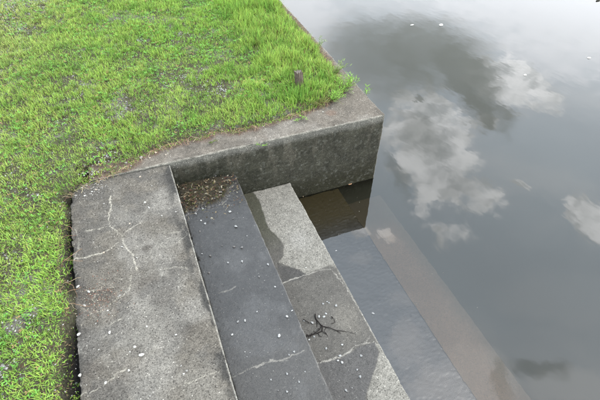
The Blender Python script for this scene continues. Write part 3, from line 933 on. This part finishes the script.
SETS = [
    (S_land_a, 0, 'chalky pebble among rusty crumbs on the left of the landing', 'pebbles around the rusty cracks of the landing', peb),
    (S_land_b, 0, 'small pebble along the long pale crack of the landing', 'pebbles along the middle crack of the landing', peb),
    (S_land_c, 0, 'light pebble on the near left part of the landing', 'pebbles on the lower landing', peb),
    (S_land_d, 0, 'tiny white pebble on the near right part of the landing', 'pebbles on the right of the landing', peb),
    (S_land_e, 0, 'whitish pebble in dirt at the back corner of the landing', 'pebbles at the back corner of the landing', peb),
    (S_land_f, 0, 'small white pebble on the far end of the landing', 'pebbles on the far landing', peb),
    (S_wall, WT, 'white stone on the wall top below the turf edge', 'stones on the wall top', peb),
    (S_1a, Z1, 'small pebble on the dark step near the leaf litter', 'pebbles by the leaf litter', peb_w),
    (S_1b, Z1, 'small grey pebble midway along the dark wet step', 'pebbles midway on the dark step', peb_w),
    (S_1c, Z1, 'white pebble on the near dark step above its crack', 'pebbles on the near dark step', peb_w[::2]),
    (S_1d, Z1, 'small pebble on the near dark step below its crack', 'pebbles below the crack of the dark step', peb_w),
    (S_2a, Z2, 'small white pebble scattered around the black twig', 'pebbles around the twig', peb_w[::2]),
    (S_2b, Z2, 'small white pebble near the zigzag crack below the twig', 'pebbles around the zigzag crack', peb_w[::2]),
    (S_2c, Z2, 'tiny pebble on the pale dry part of the step', 'pebbles on the dry patch', peb),
    (S_3, Z3, 'lone pebble sitting in the film of water on the third step', 'pebbles on the flooded step', peb_w[::2]),
]
ORD = ['first', 'second', 'third', 'fourth', 'fifth', 'sixth', 'seventh', 'eighth', 'ninth', 'tenth', 'eleventh', 'twelfth']
for lst, z_, lab0, grp, pool in SETS:
    left = sorted(range(len(lst)), key=lambda i: lst[i][0])
    for ii, (px, py, s_) in enumerate(lst):
        rk = left.index(ii); nn_ = len(lst)
        lab = lab0 + (', leftmost of them' if rk == 0 else ', rightmost of them' if rk == nn_ - 1 else ', ' + ORD[rk] + ' from the left')
        if nn_ == 2: lab = lab0 + (' further down' if py > 300 else ' closer to the wall')
        q_ = at(px, py, z_)
        dist = np.linalg.norm(q_ - CAM)
        sz = s_ * dist / 450 * .74
        o = bpy.data.objects.new('pebble', random.choice(pool)); sc.collection.objects.link(o)
        zz = z_ + (.018 if (pool is peb_w and lst is S_1a and py < 206) else 0)
        o.location = (q_[0], q_[1], zz); o.scale = (sz, sz, sz); o.rotation_euler = (0, 0, random.uniform(0, 6.28))
        o['label'] = lab; o['category'] = 'pebble'; o['group'] = grp
q_ = at(142, 355, 0)
o = link('stone', peb[1], None, label='largest pale pebble on the landing, whitish and rounded', category='pebble'); o.location = (q_[0], q_[1], 0); o.scale = (.021, .018, .017)
for (px, py, s_, lab) in [(5, 372, .030, 'grey stone in the bare soil at the lower left corner of the turf'), (12, 362, .020, 'smaller pale stone above the grey one at the lower left corner of the turf')]:
    q_ = at(px, py, 0); o = link('stone', peb[3 if s_ > .025 else 0], None, label=lab, category='stone'); o.location = (q_[0], q_[1], .004); o.scale = (s_, s_, s_)


# gravel and grit: one mass
def grit_mesh(name, X, Y, Zs, S, colr):
    base = np.array([(1, 0, 0), (-1, 0, 0), (0, 1, 0), (0, -1, 0), (0, 0, .8), (0, 0, -.8)], float)
    tri = np.array([(0, 2, 4), (2, 1, 4), (1, 3, 4), (3, 0, 4), (2, 0, 5), (1, 2, 5), (3, 1, 5), (0, 3, 5)])
    n = len(X); an = RNG.uniform(0, 6.28, n)
    v = base[None] * (RNG.uniform(.55, 1.1, (n, 6, 1))) * S[:, None, None] * .5
    v += RNG.normal(0, .12, v.shape) * S[:, None, None] * .5
    ca, sa = np.cos(an)[:, None], np.sin(an)[:, None]
    vx = v[:, :, 0] * ca - v[:, :, 1] * sa; vy = v[:, :, 0] * sa + v[:, :, 1] * ca
    v = np.stack([vx + X[:, None], vy + Y[:, None], v[:, :, 2] + Zs[:, None] + S[:, None] * .2], 2).reshape(-1, 3)
    t_ = (tri[None] + (np.arange(n) * 6)[:, None, None]).reshape(-1, 3)
    c_ = np.repeat(colr, 6, axis=0)
    return mesh_from(name, v, None, c_, None, M_STONE, False, t_)


gxs, gys, gs = [], [], []
for cx, cy, r, k in bare:
    n = int(1500 * k * r * r / .0144 * .10) + 14
    n = min(n, 900)
    rr_ = r * np.abs(RNG.normal(0, .85, n)); an = RNG.uniform(0, 6.28, n)
    gxs.append(cx + rr_ * np.cos(an)); gys.append(cy + rr_ * np.sin(an)); gs.append(RNG.uniform(.004, .013, n) * (1 + .12 * max(cy - 2, 0)))
n = 15000; x, y = scatter(-1.75, 1.2, .3, 5.6, n); gxs.append(x); gys.append(y); gs.append(RNG.uniform(.003, .010, n))
X = np.concatenate(gxs); Y = np.concatenate(gys); S = np.concatenate(gs)
k = (turf_sd(X, Y) < .012); X, Y, S = X[k], Y[k], S[k]
cg = np.array([.20, .196, .185]) * RNG.uniform(.35, 1.5, (len(X), 1)) * (1 + RNG.normal(0, .03, (len(X), 3)))
link('gravel', grit_mesh('gravel', X, Y, gh(X, Y) - .001, S, np.clip(cg, .02, .6)), kind='stuff', label='grey gravel showing through the thin patches of turf', category='gravel')
# fine crumbs on landing, wall and steps
XX, YY, ZZ, SS, CC = [], [], [], [], []
for (n, x0, x1, y0, y1, z_, tone, cx) in [(500, -.45, X0, .5, 1.88, 0, .24, -.38), (260, X0 + .01, X1, .5, 1.8, Z1, .22, .12), (170, X1, X2, .5, 1.8, Z2, .22, .5), (300, -.3, 1.29, YW + .01, YW + .2, WT, .2, 0)]:
    x, y = scatter(x0, x1, y0, y1, n)
    if z_ == 0:
        k = RNG.random(n) < .35 + .65 * np.exp(-((x - cx) / .12) ** 2); x, y = x[k], y[k]
    XX.append(x); YY.append(y); ZZ.append(np.full(len(x), z_)); SS.append(RNG.uniform(.0015, .0042, len(x)))
    CC.append(np.array([tone, tone * .96, tone * .88]) * RNG.uniform(.2, 1.7, (len(x), 1)))
cx, cy = at(97, 298, 0)[:2]
n = 330; XX.append(cx + RNG.normal(0, .045, n)); YY.append(cy + RNG.normal(0, .05, n)); ZZ.append(np.zeros(n)); SS.append(RNG.uniform(.002, .006, n))
cr = np.array([[.30, .27, .21], [.20, .09, .06], [.08, .07, .05]])[RNG.integers(0, 3, n)] * RNG.uniform(.6, 1.3, (n, 1)); CC.append(cr)
cx, cy = at(95, 190, 0)[:2]
n = 160; XX.append(cx + RNG.normal(0, .05, n)); YY.append(cy + RNG.normal(0, .03, n)); ZZ.append(np.zeros(n)); SS.append(RNG.uniform(.002, .007, n)); CC.append(np.array([.26, .25, .23]) * RNG.uniform(.2, 1.5, (n, 1)))
X, Y, Z_, S, C_ = map(np.concatenate, (XX, YY, ZZ, SS, CC))
k = ~((X < -.3) & (Y > 1.86)) & ~((Z_ == 0) & (X < -.452)); X, Y, Z_, S, C_ = X[k], Y[k], Z_[k], S[k], C_[k]
link('grit', grit_mesh('grit', X, Y, Z_, S, np.clip(C_, .01, .5)), kind='stuff', label='fine crumbs and grit strewn over the concrete', category='grit')

# ------------------------------------------------------------------ leaf litter on the first step against the wall
lv, lq, lc = [], [], []
poly = W([(177, 186), (238, 177), (236, 182), (228, 191), (222, 199), (212, 204), (200, 206), (188, 213), (182, 215)], Z1 + .01)
px_, py_ = zip(*poly)
cnt = 0
LC = [(.045, .036, .02), (.075, .052, .032), (.035, .028, .018), (.16, .125, .075), (.055, .065, .02), (.075, .04, .028), (.22, .20, .15), (.03, .028, .014)]
while cnt < 900:
    x_, y_ = random.uniform(min(px_), max(px_)), random.uniform(min(py_), max(py_))
    if random.random() < .18: x_ += random.gauss(0, .02); y_ += random.gauss(-.02, .035)
    elif not inpoly(np.array([x_]), np.array([y_]), poly)[0]: continue
    if y_ > YW - .01 or x_ < X0 + .01 or x_ > X1 - .01: continue
    cnt += 1
    an = random.uniform(0, 6.28); zz = Z1 + .014 + random.uniform(0, .014) * (1 if y_ > 1.7 else .3)
    d_ = Vector((math.cos(an), math.sin(an), random.uniform(-.2, .35)))
    if random.random() < .5:
        l_ = random.uniform(.008, .035)
        ribbon_tube([Vector((x_, y_, zz)), Vector((x_, y_, zz)) + d_ * l_ * .5 + Vector((0, 0, .002)), Vector((x_, y_, zz)) + d_ * l_], .0009, .0005, random.choice(LC), 3, lv, lq, lc)
    else:
        leaf_quad((x_, y_, zz), d_, random.uniform(.007, .020), random.uniform(.004, .010), random.choice(LC), .3, lv, lq, lc)
link('leaf_litter', mesh_from('litter', lv, lq, lc, None, M_LITTER, False), kind='stuff', label='brown heap of rotting leaves and twig bits on the dark step against the wall', category='leaf litter')


# ------------------------------------------------------------------ wooden stake
pb = at(301.5, 96, .0); ptop = at(300.5, 69, .125)
stake = thing('wooden_stake', (pb[0], pb[1], -.02), 'short weathered square stake standing in the grass near the wall corner', 'stake')


def stake_mesh():
    ns, rows = 24, 22
    vs, qs, cs = [], [], []
    H = .160; hw = .0195
    sl_ = Vector(((ptop - pb)[0], (ptop - pb)[1], 0)) * .5
    for j in range(rows):
        t_ = j / (rows - 1); zz = -.04 + (H + .04) * t_
        for i in range(ns):
            an = 2 * math.pi * i / ns
            cx, sy = math.cos(an), math.sin(an)
            m_ = max(abs(cx), abs(sy)); rr_ = hw / m_ * (1 if m_ > .85 else .95)
            gro = 1 - .10 * (math.sin(i * 2.7) > .55) - .05 * math.sin(i * 1.9 + t_ * 2)
            q_ = Vector((cx * rr_ * gro, sy * rr_ * gro, zz + (.006 * math.sin(i * 1.7) + .004 * math.sin(i * 3.1) if j == rows - 1 else 0))) + sl_ * t_
            vs.append(q_)
            v_ = .75 + .35 * math.sin(i * 4.1 + 1) + random.uniform(-.1, .1)
            base_ = np.array([.045, .034, .025]) * (1 - t_) + np.array([.10, .082, .064]) * t_
            cs.append(tuple(np.clip(base_ * v_, .01, .4)))
    for j in range(rows - 1):
        for i in range(ns):
            i2 = (i + 1) % ns; qs.append((j * ns + i, j * ns + i2, (j + 1) * ns + i2, (j + 1) * ns + i))
    tp = (rows - 1) * ns
    # weathered end grain, slightly hollow
    ring = len(vs)
    for i in range(ns):
        q_ = vs[tp + i] * .55 + Vector((sl_.x, sl_.y, H)) * .45; q_.z = H - .006 + .003 * math.sin(i * 2.3); vs.append(q_); cs.append((.20, .18, .155))
    for i in range(ns):
        i2 = (i + 1) % ns; qs.append((tp + i, tp + i2, ring + i2, ring + i))
    c0 = len(vs); vs.append(Vector((sl_.x, sl_.y, H - .010))); cs.append((.10, .085, .07))
    ts = [(ring + i, ring + (i + 1) % ns, c0) for i in range(ns)]
    for v in vs: v.rotate(Matrix.Rotation(.0, 3, 'Z'))
    return mesh_from('shaft', vs, qs, cs, None, M_WOOD, False, ts)


sh_ = link('shaft', stake_mesh(), stake)
sh_.rotation_euler = (0, 0, .35)

# ------------------------------------------------------------------ black twig on the second step
tv, tq, tcx = [], [], []
tw_lines = [([(303, 319.5), (309.5, 323)], .0022, .0016), ([(315, 314.5), (316, 319), (319, 323), (322, 325.5), (330, 328), (336, 330.5), (341, 330.5), (347, 331.5)], .0030, .0012),
            ([(317, 320), (317, 327)], .0022, .0012), ([(322, 325.5), (322, 331), (316, 333), (310, 335), (305, 336.5)], .0026, .0022), ([(322, 331), (325, 333), (328, 336)], .0016, .001),
            ([(318, 332), (319.5, 336), (322, 336.5)], .0016, .001), ([(310, 335), (308, 339)], .0018, .001), ([(336, 330.5), (341, 333.5)], .0014, .0009), ([(316, 333), (313, 331)], .0018, .001),
            ([(347, 331.5), (355, 333.5)], .0009, .0006), ([(331, 323.5), (335, 322), (334, 318)], .0014, .001), ([(322, 325.5), (319, 330), (314, 333.5), (310, 337)], .0018, .0012), ([(326, 327), (324, 331), (327, 334)], .0015, .0009)]
c0 = at(320, 328, Z2)
for L_, r0, r1 in tw_lines:
    pts = []
    for i, (a_, b_) in enumerate(L_):
        q_ = at(a_, b_, Z2 + .005); pts.append((q_[0] - c0[0], q_[1] - c0[1], .0035 + .004 * math.sin(i * 1.3 + a_)))
    fin = []
    for i in range(len(pts) - 1):
        for t_ in (0, .5): fin.append(tuple(np.array(pts[i]) * (1 - t_) + np.array(pts[i + 1]) * t_ + np.array([random.uniform(-.0015, .0015), random.uniform(-.0015, .0015), 0])))
    fin.append(pts[-1])
    ribbon_tube(fin, r0 * .95, r1 * 1.0, (.012, .010, .009), 6, tv, tq, tcx)
for (a_, b_) in [(333, 319), (311, 336.5), (307, 337.5), (319, 329)]:
    q_ = at(a_, b_, Z2); leaf_quad((q_[0] - c0[0], q_[1] - c0[1], .004), (random.uniform(-1, 1), random.uniform(-1, 1), .2), .014, .009, (.012, .010, .009), .4, tv, tq, tcx)
tw = link('twig', mesh_from('twig', tv, tq, tcx, None, M_TWIG), label='black forked twig lying on the second step', category='twig'); tw.location = (c0[0], c0[1], Z2)


# ------------------------------------------------------------------ leaves and scraps
def leaf_mesh(name, ln, wd, colr, curlz=.25, irregular=.2, n=10):
    vs, cs, ts = [], [], []
    rn = random.Random(name + str(ln))
    for i in range(n + 1):
        t_ = i / n; w_ = wd * .5 * math.sin(math.pi * min(1, t_ * .96 + .02)) ** .75 * (1 + rn.uniform(-irregular, irregular))
        x_ = (t_ - .5) * ln; zc = curlz * ln * (t_ - .5) ** 2
        vs += [(x_, -w_, zc + curlz * w_ * .8 + .0015), (x_, 0, zc + .0015), (x_, w_, zc + curlz * w_ * .8 + .0015)]
        k_ = rn.uniform(.85, 1.15); cs += [tuple(c * k_ for c in colr), tuple(c * .75 for c in colr), tuple(c * k_ for c in colr)]
    qs = []
    for i in range(n):
        for k_ in (0, 1):
            a_ = i * 3 + k_; qs.append((a_, a_ + 3, a_ + 4, a_ + 1))
    me = mesh_from(name, vs, qs, cs, None, M_LITTER)
    o = bpy.data.objects.new('tmp', me); sc.collection.objects.link(o)
    sm = o.modifiers.new('s', 'SOLIDIFY'); sm.thickness = .0006
    dg = bpy.context.evaluated_depsgraph_get(); m2 = bpy.data.meshes.new_from_object(o.evaluated_get(dg))
    bpy.data.objects.remove(o); m2.name = name
    return m2


def put_leaf(name, me, px, py, z_, rz, lab, cat, group=None, tilt=0):
    q_ = at(px, py, z_); o = link(name, me, None, label=lab, category=cat); o.location = (q_[0], q_[1], z_); o.rotation_euler = (tilt, 0, rz)
    if group: o['group'] = group
    return o


put_leaf('fallen_leaf', leaf_mesh('dry_leaf', .036, .026, (.36, .21, .12)), 350, 183.5, WATER_Z, .5, 'tan dry leaf floating against the foot of the wall', 'leaf')
put_leaf('fallen_leaf', leaf_mesh('green_leaf', .034, .016, (.07, .21, .04)), 317, 188.5, WATER_Z, 1.1, 'small green leaf stuck at the waterline of the wall', 'leaf', tilt=.5)
put_leaf('fallen_leaf', leaf_mesh('rot_leaf', .040, .022, (.16, .09, .07)), 308, 192.5, WATER_Z, .9, 'reddish rotten leaf at the corner of wall and second step', 'leaf', tilt=.2)
put_leaf('fallen_leaf', leaf_mesh('pale_leaf', .026, .007, (.25, .20, .13)), 303, 196, WATER_Z, 1.3, 'thin pale leaf scrap floating beside the reddish rotten leaf', 'leaf')
for (px, py, ln, wd, rz, lab) in [(412, 25, .045, .022, .1, 'small white petal floating furthest left in the open water'),
                                  (441, 25, .060, .036, .6, 'largest white scrap floating on the dark cloud reflection'),
                                  (525, 75, .034, .020, .4, 'small white petal floating by the edge of the bright cloud reflection'),
                                  (589, 58, .044, .026, .2, 'pale petal floating near the right side of the open water')]:
    put_leaf('floating_petal', leaf_mesh('petal%d' % px, ln, wd, (.62, .61, .57), .12), px, py, WATER_Z, rz, lab, 'petal', 'white petals on the pond')
put_leaf('floating_leaf', leaf_mesh('dark_leaf', .08, .035, (.03, .028, .02), .3), 598, 0.5, WATER_Z, .3, 'dark leaf floating at the far right of the water', 'leaf')
n = 70
sx_, sy_ = RNG.uniform(X2 + .02, 1.5, n), RNG.uniform(.7, 1.86, n)
link('floating_specks', grit_mesh('specks', sx_, sy_, np.full(n, WATER_Z), RNG.uniform(.0015, .0045, n), np.array([.30, .28, .22]) * RNG.uniform(.4, 1.4, (n, 1))), kind='stuff', label='tiny pale specks afloat near the steps', category='specks')


# ------------------------------------------------------------------ taller weeds at the wall corner
def weed(px, py, n_st, hgt, lab, lean_to=(1, -.2), seed=1, droop=.5, colr=(.18, .33, .055)):
    rn = random.Random(seed); base = at(px, py, WT)
    t = thing('weed', (base[0], base[1], WT), lab, 'weed', None)
    V1, Q1, C1, V2, Q2, C2 = [], [], [], [], [], []
    for _ in range(n_st):
        an = math.atan2(lean_to[1], lean_to[0]) + rn.gauss(0, .7); h_ = hgt * rn.uniform(.55, 1.1)
        st = Vector((rn.uniform(-.015, .015), rn.uniform(-.015, .015), 0)); pts = [st.copy()]; cur = st; el = rn.uniform(.7, 1.35)
        for k in range(7):
            cur = cur + Vector((math.cos(an) * math.cos(el), math.sin(an) * math.cos(el), math.sin(el))) * h_ / 7
            cur.z = max(cur.z, .003)
            el -= droop * rn.uniform(.1, .4); an += rn.gauss(0, .15); pts.append(cur.copy())
        sc_ = rn.choice([(.11, .17, .04), (.18, .13, .07), (.13, .19, .05)])
        ribbon_tube(pts, .0010, .0005, sc_, 4, V1, Q1, C1)
        for k in range(1, 8):
            for s_ in (-1, 1):
                if rn.random() < .25: continue
                la = an + s_ * rn.uniform(.5, 1.2)
                ccx = np.array(colr) * rn.uniform(.6, 1.4)
                leaf_quad(pts[k], (math.cos(la), math.sin(la), rn.uniform(.1, .8)), rn.uniform(.012, .028), rn.uniform(.0028, .0048), tuple(ccx), .2, V2, Q2, C2)
    link('stem', mesh_from('stem', V1, Q1, C1, None, M_GRASS), t)
    link('leaf', mesh_from('leaf', V2, Q2, C2, None, M_GRASS, False), t, kind='stuff')
    return t


weed(341, 92, 26, .13, 'spreading green weed sprawling over the curb nearest the corner', (.9, .3), 3)
weed(330, 100, 24, .11, 'low leafy weed at the turf edge just left of the corner weed', (.6, -.5), 4)
weed(348, 88, 10, .09, 'thin sprigs poking past the wall edge over the water', (1, .4), 5, .2)
weed(366, 88 + 6, 2, .05, 'tiny sprig growing from the wall edge closest to the corner', (1, .3), 6, .2)
weed(333, 76, 16, .11, 'pale fine weed on the bank edge beyond the stake', (.9, .2), 7, .3, (.17, .24, .07))
weed(316, 50, 4, .09, 'wispy weed overhanging the bank edge farther back', (1, 0), 8, .3, (.17, .24, .07))
weed(318, 104, 10, .08, 'reddish tangled weed at the turf edge below the stake', (.2, -.8), 9, .6, (.13, .14, .04))
weed(262, 146, 2, .03, 'tiny green sprig on the front edge of the wall', (0, -1), 10, .8)
weed(212, 143, 3, .03, 'small tuft of moss and sprouts on the wall top near the steps', (.3, -1), 11, .8, (.09, .12, .03))
weed(300, 118, 3, .05, 'short creeping shoot on the wall top midway to the corner', (.2, -.8), 12, .8)

# render settings
sc.render.engine = 'CYCLES'
sc.cycles.volume_max_steps = 64
sc.cycles.max_bounces = 8
sc.cycles.transparent_max_bounces = 12
